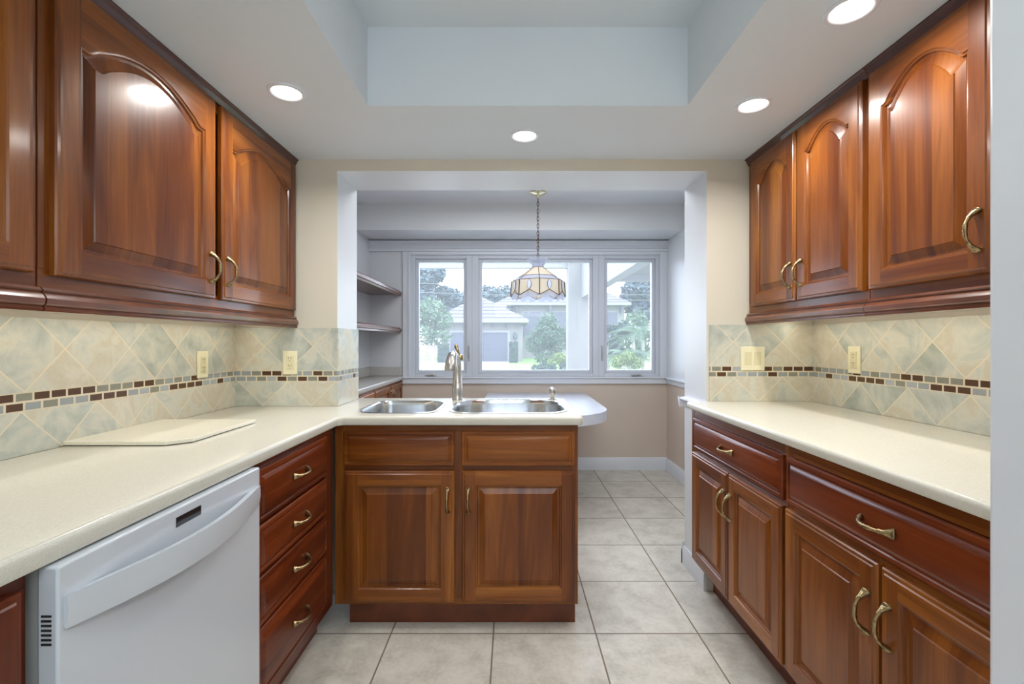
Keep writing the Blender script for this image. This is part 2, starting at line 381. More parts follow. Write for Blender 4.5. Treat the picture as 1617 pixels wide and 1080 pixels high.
# baseboards
def base_prof(): return [(0, 0), (0.014, 0), (0.014, 0.098), (0.010, 0.106), (0.006, 0.118), (0, 0.12)]
b = MB(); b.prism([(YB-a, z) for a, z in base_prof()], 'x', XL, XR); struct(b.build('baseboard_back', M['gloss']))
b = MB(); b.prism([(XR-a, z) for a, z in base_prof()], 'y', YWB, YB-0.014); struct(b.build('baseboard_nook_right', M['gloss']))
b = MB(); b.prism([(OX1-a, z) for a, z in [(0, 0), (0.014, 0), (0.014, 0.08), (0.006, 0.1), (0, 0.1)]], 'y', YW, YWB+0.014)
b.prism([(YWB+a, z) for a, z in base_prof()], 'x', OX1-0.014, XR); struct(b.build('baseboard_middle', M['gloss']))
# window wall trim: head board, casing, sill apron, chair rail on the right wall
b = MB(); b.prism([(YB, 2.205), (YB-0.050, 2.205), (YB-0.050, 2.180), (YB-0.032, 2.165), (YB-0.028, 2.135), (YB-0.040, 2.128), (YB-0.040, 2.108), (YB, 2.108)], 'x', XL, XR)
struct(b.build('trim_1', M['gloss']))
b = MB(); b.box(-1.053, WX0, YB-0.022, YB, 0.898, 2.108); b.box(-1.0, WX0+0.006, YB-0.030, YB, 0.898, 2.09); b.box(WX1, XR, YB-0.022, YB, 0.898, 2.108); b.box(WX0, WX1, YB-0.022, YB, WZ1-0.004, 2.108)
struct(b.build('trim_2', M['gloss'], bevel=0.003))
b = MB(); b.prism([(YB, 0.9), (YB-0.034, 0.9), (YB-0.036, 0.888), (YB-0.022, 0.882), (YB-0.022, 0.835), (YB, 0.83)], 'x', -1.053, XR); struct(b.build('trim_3', M['gloss']))
b = MB(); b.prism([(XR, 0.9), (XR-0.034, 0.9), (XR-0.036, 0.888), (XR-0.018, 0.88), (XR-0.014, 0.84), (XR, 0.832)], 'y', YWB, YB-0.03); struct(b.build('trim_4', M['gloss']))
b = MB(); b.prism([(OX1, 0.930), (OX1-0.026, 0.930), (OX1-0.028, 0.920), (OX1-0.013, 0.905), (OX1-0.008, 0.88), (OX1, 0.875)], 'y', YW+0.002, YWB+0.03)
b.prism([(YWB, 0.930), (YWB+0.026, 0.930), (YWB+0.028, 0.920), (YWB+0.008, 0.88), (YWB, 0.875)], 'x', OX1-0.03, XR); struct(b.build('trim_5', M['gloss']))

# ------------------------------------------------------------------ windows
def window(n, fx0, fx1, px0, px1, casement):
    y0, y1 = YB+0.03, YB+0.10; pz0, pz1 = 0.962, 2.012
    root = bpy.data.objects.new('window_%d' % n, None); COL.objects.link(root); struct(root)
    f = MB()
    def ring(a0, a1, b0, b1, i0, i1, j0, j1, ya, yb):
        f.box(a0, i0, ya, yb, b0, b1); f.box(i1, a1, ya, yb, b0, b1); f.box(i0, i1, ya, yb, b0, j0); f.box(i0, i1, ya, yb, j1, b1)
    e = 0.03
    ring(fx0, fx1, WZ0, WZ1, px0-e, px1+e, pz0-e, pz1+e, y0-0.025, y1)
    f.build('window_frame', M['vinyl'], root, bevel=0.003)
    f = MB(); ring(px0-e, px1+e, pz0-e, pz1+e, px0, px1, pz0, pz1, y0, y1-0.01)
    f.build('sash', M['vinyl'], root, bevel=0.004)
    MB().box(px0-0.004, px1+0.004, y0+0.034, y0+0.038, pz0-0.004, pz1+0.004).build('pane', M['glass'], root, smooth=False)
    if casement:
        cx = px0+0.5*(px1-px0) - (0.09 if n == 1 else -0.06)
        k = MB(); k.box(cx-0.05, cx+0.05, y0-0.040, y0-0.025, WZ0+0.004, WZ0+0.022); k.tube([(cx+0.03, y0-0.04, WZ0+0.016), (cx+0.02, y0-0.055, WZ0+0.024), (cx-0.06, y0-0.055, WZ0+0.018)], [0.008, 0.007, 0.006])
        k.build('crank', M['appl_side'], root, bevel=0.002)
        lx = px1+0.055 if n == 1 else px0-0.055
        k = MB(); k.box(lx-0.008, lx+0.008, y0-0.033, y0-0.024, 1.05, 1.20); k.tube([(lx, y0-0.033, 1.09), (lx, y0-0.052, 1.11), (lx, y0-0.052, 1.18)], [0.006, 0.006, 0.004])
        k.build('latch', M['appl_side'], root, bevel=0.002)
window(1, WX0, -0.385, -0.907, -0.472, True)
window(2, -0.385, 0.84, -0.292, 0.752, False)
window(3, 0.84, WX1, 0.926, 1.361, True)

# ------------------------------------------------------------------ cabinet parts (local: x width, -y front, z up)
def prof(t):
    u = 1-abs(t); P = [(0, 0), (0.06, -0.015), (0.10, -0.01), (0.14, 0.05), (0.18, 0.16), (0.23, 0.27), (0.3, 0.38), (0.4, 0.54), (0.52, 0.71), (0.66, 0.86), (0.82, 0.965), (0.92, 0.995), (1, 1.0)]
    for (a, fa), (b, fb) in zip(P, P[1:]):
        if u <= b:
            k = (u-a)/(b-a); return fa+(fb-fa)*k
    return 1.0
def panel_door(name, parent, x0, x1, z0, z1, arch=0.0, fw=0.058, label=None, mv='wood_v', mh='wood_h'):
    Mt = 44 if arch else 2
    def contour(a, y, inner):
        q = max(a, fw)
        pts = [(x0+a, y, z0+a), (x0+q, y, z0+a), (x1-q, y, z0+a), (x1-a, y, z0+a)]
        pts.append((x1-a, y, z1-a-(arch if inner else 0)))
        for i in range(Mt+1):
            t = 1-2*i/Mt; X = (x0+x1)/2 + t*((x1-x0)/2-q)
            Z = z1-a - (arch*(1-prof(t)) if inner else 0)
            pts.append((X, y, Z))
        pts.append((x0+a, y, z1-a-(arch if inner else 0)))
        return pts
    spec = [(0, 0, 0), (0, -0.013, 0), (0.003, -0.017, 0), (0.010, -0.0175, 0), (0.013, -0.0205, 0), (fw, -0.0205, 1), (fw+0.003, -0.0165, 1), (fw+0.007, -0.0155, 1), (fw+0.010, -0.0095, 1), (fw+0.017, -0.009, 1), (fw+0.038, -0.0170, 1), (fw+0.040, -0.0200, 1)]
    rs = [contour(a, y, inn) for a, y, inn in spec]; n = len(rs[0])
    stile = (0, 2, 3, 4, n-2, n-1)
    m = MB(); V = []
    for r_ in rs:
        seen = {}; row = []
        for p in r_:
            key = tuple(round(c_, 6) for c_ in p)
            if key not in seen: seen[key] = m.bm.verts.new(p)
            row.append(seen[key])
        V.append(row)
    for k in range(len(V)-1):
        for i in range(n):
            j = (i+1) % n; q = []
            for v in (V[k][i], V[k][j], V[k+1][j], V[k+1][i]):
                if v not in q: q.append(v)
            if len(q) > 2:
                m.mi = 0 if (i in stile or k >= 8) else 1; m.face(q)
    m.mi = 0; m.face(V[0][::-1])
    last = []
    for v in V[-1]:
        if v not in last: last.append(v)
    m.face(last)
    o = m.build(name, [M[mv], M[mh]], parent, ang=22)
    if label: o['label'] = label
    return o
def drawer_front(name, parent, x0, x1, z0, z1, mat='wood_h'):
    spec = [(0, 0), (0, -0.010), (0.003, -0.014), (0.013, -0.015), (0.016, -0.012), (0.021, -0.012), (0.032, -0.0195), (0.034, -0.020)]
    rs = [[(x0+a, y, z0+a), (x1-a, y, z0+a), (x1-a, y, z1-a), (x0+a, y, z1-a)] for a, y in spec]
    return MB().rings(rs, True, True).build(name, M[mat], parent, ang=22)
def handle_mesh():
    m = MB(); pts = []; rad = []; fl = []
    K = 22
    for i in range(K+1):
        t = -1+2*i/K; z = 0.050*t; y = -0.030*(1-abs(t)**2.6)-0.002
        pts.append((0.0, y, z)); a = abs(t)
        r = 0.0042
        if a < 0.06: r = 0.0068
        elif a < 0.13: r = 0.0048
        elif a < 0.3: r = 0.0058
        elif a < 0.62: r = 0.0046-0.001*(a-0.3)
        elif a < 0.7: r = 0.0062
        else: r = 0.0048+0.011*(a-0.7)
        rad.append(0.90*r*(1.08 if t > 0 else 0.96)); fl.append(1.0 if a < 0.7 else 1.0+0.75*(a-0.7)/0.3)
    m.tube(pts, rad, 10, fl)
    for s in (-1, 1): m.lathe([(0.004, -0.003), (0.0085, -0.001), (0.009, 0.001), (0.004, 0.003)], (0, -0.005, s*0.052), 10)
    o = m.build('handle', M['brass'], ang=60); return o
H0 = handle_mesh()
used = []
def handle(parent, x, z, horizontal=False, y=-0.020, flip=False):
    o = H0 if not used else H0.copy()
    if used: COL.objects.link(o)
    used.append(1); o.parent = parent; o.location = (x, y, z)
    o.rotation_euler = (0, (PI/2 if not flip else -PI/2) if horizontal else 0, 0)
    return o
def box_part(name, parent, args, mat=None, bevel=0.0015):
    m = MB()
    for a in args: m.box(*a)
    return m.build(name, mat or M['wood_v'], parent, bevel=bevel)
def carcass(root, w, dep, z0, z1, rails=(), stiles=(), v='wood_v', h='wood_h'):
    """body with a face frame standing 1.5 mm proud so its joints read"""
    MB().box(0, w, 0.019, dep, z0, z1, 0).build('body', [M['wood_v']], root, smooth=False)
    for (a, b, c_, d) in stiles: MB().box(a, b, 0, 0.019, c_, d, 0).build('frame_stile', [M[v]], root, bevel=0.001)
    for (a, b, c_, d) in rails: MB().box(a, b, 0.0005, 0.019, c_, d, 0).build('frame_rail', [M[h]], root, bevel=0.001)

def upper_cab(label, loc, rz, w, dep, z0, z1, doors, ztop, zr0, frame_end=0.0):
    """doors: (x0,x1,handle side). z are world heights; root sits at worktop-side bottom"""
    root = thing('upper_cabinet', label, 'cabinet', (loc[0], loc[1], zr0), rz, 'cherry upper cabinets')
    o = -zr0
    carcass(root, w, dep, z0+o, ztop+o-0.001, rails=[(0, w, z0+o, z0+o+0.045), (0, w, z1+o-0.03, ztop+o-0.002)], stiles=[(0, 0.03, z0+o+0.045, z1+o-0.03), (w-0.03, w, z0+o+0.045, z1+o-0.03)] + [(d[1]-0.02, d[1]+0.02, z0+o+0.045, z1+o-0.03) for d in doors[:-1]])
    for i, (a, b, side) in enumerate(doors):
        d = panel_door('door', root, a, b, z0+0.030+o, z1+o, arch=0.072 if b-a > 0.38 else 0.062, fw=0.060 if b-a > 0.45 else 0.055)
        hx = (a+0.030) if side == 'l' else (b-0.030)
        if side: handle(d, hx, 1.497+o+(z0-1.36))
    # light rail and crown run along the front
    lr = MB(); lr.prism([(0.005, z0+o), (-0.008, z0+o), (-0.014, z0+o-0.006), (-0.010, z0+o-0.012), (-0.016, z0+o-0.016), (-0.022, z0+o-0.026), (-0.021, z0+o-0.038), (-0.014, z0+o-0.044), (-0.017, z0+o-0.049), (-0.015, z0+o-0.055), (0.005, z0+o-0.055)], 'x', 0, w)
    lr.build('light_rail', M['wood_dark'], root)
    cr = MB(); cr.prism([(-0.001, ztop+o-0.034), (-0.006, ztop+o-0.034), (-0.008, ztop+o-0.026), (-0.013, ztop+o-0.020), (-0.016, ztop+o-0.010), (-0.022, ztop+o-0.006), (-0.022, ztop+o-0.001), (-0.001, ztop+o-0.001)], 'x', 0, w)
    cr.build('crown_moulding', M['crown'], root)
    return root

# left uppers: local x -> world +y (rot +90), front faces +x
XUL = -1.080
upper_cab('two-door cherry upper cabinet on the left ending at the beige wall with the opening', (XUL, 1.067, 0), PI/2, YW-1.067, XUL-XL-0.002, 1.36, 2.10,
          [(0.026, 0.615, 'r'), (0.652, 1.238, 'l')], ZC, 1.305)
upper_cab('cherry upper cabinet at the left picture edge above the near worktop', (XUL, 0.15, 0), PI/2, 0.913, XUL-XL-0.002, 1.36, 2.10,
          [(0.02, 0.445, 'r'), (0.47, 0.893, 'l')], ZC, 1.305)
# right uppers: local x -> world -y (rot -90), front faces -x
XUR = 1.176
upper_cab('narrow two-door cherry upper cabinet on the right beside the beige wall', (XUR, YW, 0), -PI/2, YW-1.540, XR-XUR-0.002, 1.375, 2.105,
          [(0.046, 0.403, 'r'), (0.414, 0.768, 'l')], ZC, 1.320)
upper_cab('cherry upper cabinet on the right with wide arched door cut by the near white wall', (XUR, 1.538, 0), -PI/2, 0.815, XR-XUR-0.002, 1.375, 2.105,
          [(0.012, 0.405, 'r'), (0.418, 0.800, 'l')], ZC, 1.320)

# left drawer cabinet
XBL = -0.766
r = thing('drawer_cabinet', 'cherry base cabinet with four stacked drawers beside the white dishwasher', 'cabinet', (XBL, 1.348, 0), PI/2, 'cherry base cabinets')
wd = 2.0-1.348
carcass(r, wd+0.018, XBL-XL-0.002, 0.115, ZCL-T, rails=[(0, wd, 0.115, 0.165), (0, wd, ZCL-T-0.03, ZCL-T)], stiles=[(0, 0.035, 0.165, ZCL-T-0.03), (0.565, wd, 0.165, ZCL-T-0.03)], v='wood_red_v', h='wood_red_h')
for z0, z1 in ((0.165, 0.372), (0.382, 0.527), (0.537, 0.682), (0.692, 0.852)):
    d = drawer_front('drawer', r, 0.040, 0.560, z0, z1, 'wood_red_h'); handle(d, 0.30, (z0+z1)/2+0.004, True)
box_part('toe_kick', r, [(0, wd-0.002, 0.065, 0.08, 0, 0.115)], M['kick'])

# sink cabinet
XS0, XS1, YS = XBL+0.001, 0.284, 2.020
r = thing('sink_cabinet', 'cherry sink base cabinet of the peninsula with two doors and two false drawer fronts', 'cabinet', (XS0, YS, 0), 0, 'cherry base cabinets')
lx = lambda X: X-XS0
carcass(r, XS1-XS0, 0.57, 0.105, ZCL-T-0.26, rails=[(0.042, XS1-XS0-0.03, 0.105, 0.13), (0.042, XS1-XS0-0.03, ZCL-T-0.03, ZCL-T), (0.042, lx(-0.25), 0.675, 0.71), (lx(-0.212), lx(0.255), 0.675, 0.71)],
        stiles=[(0.002, 0.042, 0.105, ZCL-T), (lx(-0.25), lx(-0.212), 0.13, ZCL-T-0.03), (lx(0.255), XS1-XS0, 0.105, ZCL-T)])
box_part('end_panel', r, [(XS1-XS0-0.016, XS1-XS0, 0.019, 0.57, 0.60, ZCL-T-0.001), (0.62, XS1-XS0-0.016, 0.555, 0.57, 0.60, ZCL-T-0.001)])
drawer_front('false_drawer', r, lx(-0.724), lx(-0.247), 0.703, 0.852); drawer_front('false_drawer', r, lx(-0.217), lx(0.269), 0.703, 0.852)
d = panel_door('door', r, lx(-0.718), lx(-0.246), 0.121, 0.682, fw=0.058); handle(d, lx(-0.275), 0.560)
d = panel_door('door', r, lx(-0.214), lx(0.270), 0.121, 0.682, fw=0.058); handle(d, lx(-0.187), 0.560)
box_part('toe_kick', r, [(0.05, XS1-XS0-0.006, 0.045, 0.06, 0, 0.105), (XS1-XS0-0.021, XS1-XS0-0.006, 0.06, 0.56, 0, 0.105)], M['kick'])

# near left cabinet
r = thing('base_cabinet', 'dark cherry base cabinet in the lower left corner left of the dishwasher', 'cabinet', (XBL, 0.12, 0), PI/2, 'cherry base cabinets')
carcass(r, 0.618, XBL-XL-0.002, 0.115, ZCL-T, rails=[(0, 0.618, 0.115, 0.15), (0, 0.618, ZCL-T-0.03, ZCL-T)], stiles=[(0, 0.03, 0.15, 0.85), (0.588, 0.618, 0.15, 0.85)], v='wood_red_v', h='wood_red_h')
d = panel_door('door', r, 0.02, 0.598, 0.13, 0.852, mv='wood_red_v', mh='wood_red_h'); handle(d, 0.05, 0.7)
box_part('toe_kick', r, [(0, 0.618, 0.065, 0.08, 0, 0.115)], M['kick'])

# right base cabinets
XBR = 0.891
def right_base(label, ystart, w, drw, doors):
    r = thing('base_cabinet', label, 'cabinet', (XBR, ystart, 0), -PI/2, 'cherry base cabinets')
    zt = ZCR-T
    st = [(0, 0.03, 0.17, zt), (w-0.03, w, 0.17, zt)] + [(doors[0][1]-0.02, doors[0][1]+0.02, 0.21, 0.70)]
    carcass(r, w, XR-XBR-0.002, 0.165, zt, rails=[(0.03, w-0.03, 0.165, 0.21), (0.03, w-0.03, 0.70, 0.725), (0.03, w-0.03, zt-0.035, zt)], stiles=st)
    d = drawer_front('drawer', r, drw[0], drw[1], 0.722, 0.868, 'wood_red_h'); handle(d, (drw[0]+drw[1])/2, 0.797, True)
    for (a, b, s) in doors:
        d = panel_door('door', r, a, b, 0.186, 0.703, fw=0.052); handle(d, b-0.026 if s == 'r' else a+0.026, 0.575)
    box_part('toe_kick', r, [(0, w, 0.105, 0.12, 0, 0.165)], M['kick'])
right_base('cherry base cabinet on the right nearest the opening, one drawer over two narrow doors', YW-0.003, 0.806, (0.045, 0.797), [(0.045, 0.419, 'r'), (0.426, 0.797, 'l')])
right_base('cherry base cabinet on the right next to the near white wall with wide drawer', 1.512, 0.792, (0.012, 0.78), [(0.010, 0.390, 'r'), (0.402, 0.780, 'l')])

# ------------------------------------------------------------------ worktops
def inset(poly, a):
    n = len(poly); out = []
    for i in range(n):
        p0, p1, p2 = Vector(poly[i-1]), Vector(poly[i]), Vector(poly[(i+1) % n])
        d1, d2 = (p1-p0).normalized(), (p2-p1).normalized()
        n1, n2 = Vector((-d1.y, d1.x)), Vector((-d2.y, d2.x))       # inward for CCW
        k = (n1+n2); k = k/ max(1e-6, k.dot(n1)); out.append(tuple(p1+k*a))
    return out
def worktop(name, poly, ztop, t, mat, holes=(), r=0.012, rb=0.006, parent=None):
    m = MB(); seq = [(rb, ztop-t), (rb*0.3, ztop-t+rb*0.3), (0, ztop-t+rb)]
    for k in range(5):
        a = k/4*PI/2; seq.append((r*(1-math.cos(a)), ztop-r+r*math.sin(a)))
    V = []
    for a, z in seq: V.append([m.bm.verts.new((x, y, z)) for x, y in inset(poly, a)])
    n = len(poly)
    for k in range(len(V)-1):
        for i in range(n): m.face([V[k][i], V[k][(i+1) % n], V[k+1][(i+1) % n], V[k+1][i]])
    hv = [([m.bm.verts.new((x, y, ztop)) for x, y in h], [m.bm.verts.new((x, y, ztop-t)) for x, y in h]) for h in holes]
    for top, bot in hv:
        for i in range(len(top)): m.face([top[i], top[(i+1) % len(top)], bot[(i+1) % len(top)], bot[i]])
    for loop, hi in ((V[-1], 0), (V[0], 1)):
        edges = []
        def E(vs):
            for i in range(len(vs)):
                e = m.bm.edges.get((vs[i], vs[(i+1) % len(vs)])) or m.bm.edges.new((vs[i], vs[(i+1) % len(vs)])); edges.append(e)
        E(loop)
        for h in hv: E(h[hi])
        bmesh.ops.triangle_fill(m.bm, edges=edges, use_beauty=True, use_dissolve=False)
    return m.build(name, mat, parent, ang=30)
def rounded(x0, x1, y0, y1, r, k=6):
    out = []
    rr = r if isinstance(r, (tuple, list)) else (r,)*4
    for (cx, cy, a0, q) in ((x1-rr[1], y0+rr[1], -90, rr[1]), (x1-rr[2], y1-rr[2], 0, rr[2]), (x0+rr[3], y1-rr[3], 90, rr[3]), (x0+rr[0], y0+rr[0], 180, rr[0])):
        for i in range(k+1):
            a = math.radians(a0+90*i/k); out.append((cx+q*math.cos(a), cy+q*math.sin(a)))
    return out
HL = rounded(-0.700, -0.345, 2.072, 2.515, (0.10, 0.09, 0.13, 0.06))
HR = rounded(-0.285, 0.250, 2.072, 2.560, (0.12, 0.12, 0.20, 0.19), 9)
XE = -0.736; YE = 1.992
Lpoly = [(XL+0.002, 0.0), (XE, 0.0), (XE, YE-0.02), (XE+0.02, YE), (0.292, YE), (0.302, YE+0.010), (0.302, 2.655), (0.292, 2.665), (OX0+0.003, 2.665), (OX0+0.003, YW-0.003), (XL+0.002, YW-0.003)]
o = worktop('countertop', Lpoly, ZCL, T, M['counter'], [HL, HR])
tag(o, 'cream L-shaped worktop over the dishwasher and sink peninsula', 'countertop')
Rpoly = [(0.862, 0.718), (XR-0.002, 0.718), (XR-0.002, YW-0.003), (0.872, YW-0.003), (0.862, YW-0.013)]
o = worktop('countertop', Rpoly, ZCR, T*0.85, M['counter'])
tag(o, 'cream straight worktop on the right under the double light switch', 'countertop')

# sink
sk = thing('kitchen_sink', 'stainless double-bowl sink set in the peninsula worktop', 'sink', (-0.22, 2.3, ZCL))
def bowl(h, cx, cy, depth):
    m = MB(); hh = [(x+0.22, y-2.3) for x, y in h]; cx += 0.22; cy -= 2.3
    def sc(f): return [(cx+(x-cx)*f, cy+(y-cy)*f) for x, y in hh]
    seq = [(1.035, -0.001), (1.035, 0.0025), (0.985, 0.003), (0.975, -0.002), (0.965, -0.02), (0.945, -depth*0.75), (0.90, -depth*0.94), (0.80, -depth), (0.12, -depth-0.004)]
    rs = [[(x, y, z) for x, y in sc(f)] for f, z in seq]
    m.rings(rs, False, True); b_ = m.build('bowl', M['steel'], sk, ang=60)
    md = b_.modifiers.new('thick', 'SOLIDIFY'); md.thickness = 0.0015; md.offset = -1
    dr = MB(); dr.lathe([(0.001, 0.002), (0.025, 0.001), (0.030, 0.004), (0.043, 0.004), (0.046, 0.0)], (cx, cy, -depth-0.003), 24, True, False)
    dr.build('drain', M['chrome'], sk)
bowl(HL, -0.5225, 2.29, 0.19); bowl(HR, -0.018, 2.31, 0.22)

# faucet
fa = thing('faucet', 'brushed nickel pull-out kitchen faucet behind the two sink bowls', 'faucet', (-0.300, 2.575, ZCL))
m = MB(); m.lathe([(0.030, 0), (0.030, 0.004), (0.028, 0.008), (0.0275, 0.062), (0.0285, 0.064), (0.0285, 0.068), (0.0265, 0.071), (0.024, 0.15), (0.0225, 0.20), (0.021, 0.225), (0.014, 0.242), (0.004, 0.248)], seg=28)
m.build('faucet_body', M['nickel'], fa, ang=50)
m = MB(); m.tube([(0, 0.004, 0.175), (-0.002, -0.02, 0.215), (-0.006, -0.05, 0.243), (-0.010, -0.075, 0.250), (-0.014, -0.098, 0.245), (-0.017, -0.115, 0.225), (-0.019, -0.123, 0.200), (-0.020, -0.127, 0.178), (-0.020, -0.128, 0.166)],
                   [0.018, 0.019, 0.019, 0.020, 0.024, 0.028, 0.031, 0.034, 0.031], 20)
m.build('spray_head', M['nickel'], fa, ang=50)
m = MB(); m.lathe([(0.003, -0.018), (0.012, -0.016), (0.016, -0.006), (0.015, 0.010), (0.006, 0.018)], (0.016, 0.004, 0.232), 16)
m.tube([(0.012, 0.004, 0.235), (0.004, 0.006, 0.262), (-0.008, 0.008, 0.292), (-0.011, 0.009, 0.303)], [0.006, 0.007, 0.0115, 0.006], 12)
m.build('lever', M['brass'], fa, ang=50)
sd = thing('soap_dispenser', 'small brushed nickel soap dispenser at the right rear of the sink', 'soap dispenser', (0.222, 2.588, ZCL))
m = MB(); m.lathe([(0.026, 0), (0.026, 0.003), (0.013, 0.007), (0.012, 0.018), (0.017, 0.026), (0.020, 0.045), (0.017, 0.062), (0.009, 0.068), (0.002, 0.069)], seg=20); m.build('pump', M['nickel'], sd, ang=50)
m = MB(); m.tube([(0, -0.008, 0.056), (0, -0.03, 0.058), (-0.002, -0.048, 0.052)], [0.006, 0.005, 0.004], 10); m.build('spout', M['nickel'], sd)

# cutting board
cb = MB(); pb = [(-1.366, 1.425), (-1.055, 1.425), (-1.003, 1.475), (-1.003, 1.835), (-1.366, 1.835)]
V = []
for a, z in ((0.0, 0.0035), (0.0, 0.0135), (0.0015, 0.015)): V.append([(x, y, ZCL+z) for x, y in inset(pb, a)])
cb.rings(V, True, True)
for x_, y_ in ((-1.33, 1.46), (-1.08, 1.46), (-1.33, 1.80), (-1.04, 1.80)): cb.lathe([(0.008, 0.0), (0.008, 0.0036)], (x_, y_, ZCL), 10)
tag(cb.build('cutting_board', M['board'], ang=20), 'thin cream cutting board with clipped corner lying on the left worktop', 'cutting board')

# ------------------------------------------------------------------ dishwasher
dw = thing('dishwasher', 'white built-in dishwasher with bowed handle under the left worktop', 'dishwasher', (-0.722, 0.745, 0), PI/2)
m = MB(); m.box(0.004, 0.596, 0.036, 0.62, 0.02, ZCL-T-0.008); m.build('tub_body', M['appl_side'], dw)
m = MB(); m.box(0, 0.598, 0, 0.034, 0.11, ZCL-T-0.003); m.build('door', M['appliance'], dw, bevel=0.004)
m = MB()
K = 24; rs = []
for i in range(K+1):
    s = i/K; X = 0.010+0.578*s; out = 0.006+0.040*math.sin(PI*s); sag = 0.012*math.sin(PI*s)
    zt, zb = 0.828-sag*0.5, 0.772-sag
    rs.append([(X, -max(0.0, out-0.016), zt-0.003), (X, -out, zt), (X, -out-0.001, (zt+zb)/2), (X, -out+0.003, zb), (X, -max(0.0, out-0.016), zb+0.004)])
m.rings(rs, True, True); m.build('handle', M['appliance'], dw, ang=30)
MB().box(0.262, 0.342, -0.0012, 0.002, 0.836, 0.857).build('display', M['black'], dw, smooth=False)
m = MB()
for k in range(7): m.box(-0.001, 0.001, 0.010, 0.026, 0.752+k*0.0075, 0.7555+k*0.0075)
m.build('vent', M['dark'], dw, smooth=False)
m = MB(); m.box(0.01, 0.59, 0.06, 0.075, 0, 0.105); m.build('kick_plate', M['dark'], dw)

# ------------------------------------------------------------------ tiled splashbacks
zl = (1.094, 1.040); zr = (1.116, 1.062)
sp = MB().box(XL+0.0005, XL+0.008, 0.0, YW-0.0005, ZCL, 1.304).build('tile_backsplash', splash_mat('splash_left', 'y', 1.554, 1.545, *zl), smooth=False)
tag(sp, 'long diamond-tiled backsplash on the left wall behind the cutting board', 'backsplash')
sp = MB().box(XL+0.008, OX0, YW-0.008, YW, ZCL, 1.304).build('tile_backsplash', splash_mat('splash_left_return', 'x', -1.343, -1.111, *zl), smooth=False)
tag(sp, 'short diamond-tiled backsplash facing the camera left of the opening', 'backsplash')
sp = MB().box(OX0, OX0+0.008, YW-0.008, YWB+0.004, ZCL, 1.304).build('tile_backsplash', splash_mat('splash_jamb', 'y', 2.44, 2.44, *zl), smooth=False)
tag(sp, 'narrow tiled strip inside the left side of the opening', 'backsplash')
sp = MB().box(OX1+0.012, XR-0.008, YW-0.008, YW, ZCR, 1.320).build('tile_backsplash', splash_mat('splash_right_return', 'x', 1.453, 1.097, *zr), smooth=False)
tag(sp, 'diamond-tiled backsplash behind the double light switch', 'backsplash')
sp = MB().box(XR-0.008, XR, 0.72, YW, ZCR, 1.320).build('tile_backsplash', splash_mat('splash_right', 'y', 2.256, 2.239, *zr), smooth=False)
tag(sp, 'long diamond-tiled backsplash on the right wall over the straight worktop', 'backsplash')

def outlet(label, loc, rz):
    r = thing('wall_outlet', label, 'outlet', loc, rz, 'ivory wall outlets')
    MB().box(-0.036, 0.036, -0.006, 0, -0.059, 0.059).build('cover_plate', M['ivory'], r, bevel=0.003)
    MB().box(-0.017, 0.017, -0.009, -0.004, -0.034, 0.034).build('receptacle', M['ivory2'], r, bevel=0.001)
    m = MB()
    for z in (-0.018, 0.018):
        m.box(-0.007, -0.005, -0.0096, -0.008, z, z+0.008); m.box(0.005, 0.007, -0.0096, -0.008, z, z+0.008); m.lathe([(0.0001, 0), (0.0024, 0.0005), (0.0024, 0.003)], (0, -0.0088, z-0.010), 8)
    m.build('slots', M['dark'], r, smooth=False)
outlet('ivory wall outlet in the tiles left of the opening, facing the camera', (-1.094, YW-0.008, 1.133), 0)
outlet('ivory wall outlet on the tiled left side wall', (XL+0.008, 2.066, 1.136), PI/2)
outlet('ivory wall outlet on the tiled right side wall', (XR-0.008, 2.03, 1.158), -PI/2)
r = thing('light_switch', 'ivory double rocker light switch on the tiles right of the opening', 'switch', (1.187, YW-0.008, 1.153))
MB().box(-0.059, 0.059, -0.006, 0, -0.059, 0.059).build('cover_plate', M['ivory'], r, bevel=0.003)
for sx in (-0.023, 0.023):
    m = MB(); m.prism([(-0.004, -0.033), (-0.0065, -0.033), (-0.010, 0.033), (-0.004, 0.033)], 'x', sx-0.0165, sx+0.0165); m.build('rocker', M['ivory2'], r, bevel=0.0008)

# ------------------------------------------------------------------ recessed lights
def downlight(label, x, y, e):
    r = thing('recessed_light', label, 'ceiling light', (x, y, ZC), 0, 'recessed ceiling lights')
    m = MB(); m.lathe([(0.064, -0.0005), (0.064, -0.005), (0.058, -0.008), (0.052, -0.006), (0.049, -0.001)], seg=32, cap0=False, cap1=False); m.build('trim_ring', M['gloss'], r, ang=60)
    m = MB(); m.lathe([(0.0505, -0.0010), (0.0455, -0.0020), (0.035, -0.0035), (0.001, -0.004)], seg=32, cap0=True); m.build('lens', M['lens'], r, ang=60)
    light('downlight_lamp', 'AREA', (0, 0, -0.012), e, (1, 0.975, 0.94), (0, 0, 0), 0.092, None, 'DISK', parent=r, spec=0.33, spread=2.8)
downlight('recessed ceiling light above the sink peninsula', 0.055, 2.05, 4.5)
downlight('recessed ceiling light beside the left upper cabinets', -0.815, 1.694, 4.5)
downlight('recessed ceiling light beside the narrow two-door cabinet on the right', 0.918, 1.784, 4.5)
downlight('recessed ceiling light at the top right picture edge', 0.920, 1.272, 4.5)
# under-cabinet strip lamps
light('under_cabinet_lamp_left', 'AREA', (-1.24, 1.25, 1.335), 2.5, (1, 0.94, 0.76), (0, 0, 0), 0.05, 2.0, 'RECTANGLE')
light('under_cabinet_lamp_right', 'AREA', (1.35, 1.55, 1.350), 2.0, (1, 0.94, 0.76), (0, 0, 0), 0.05, 1.45, 'RECTANGLE')

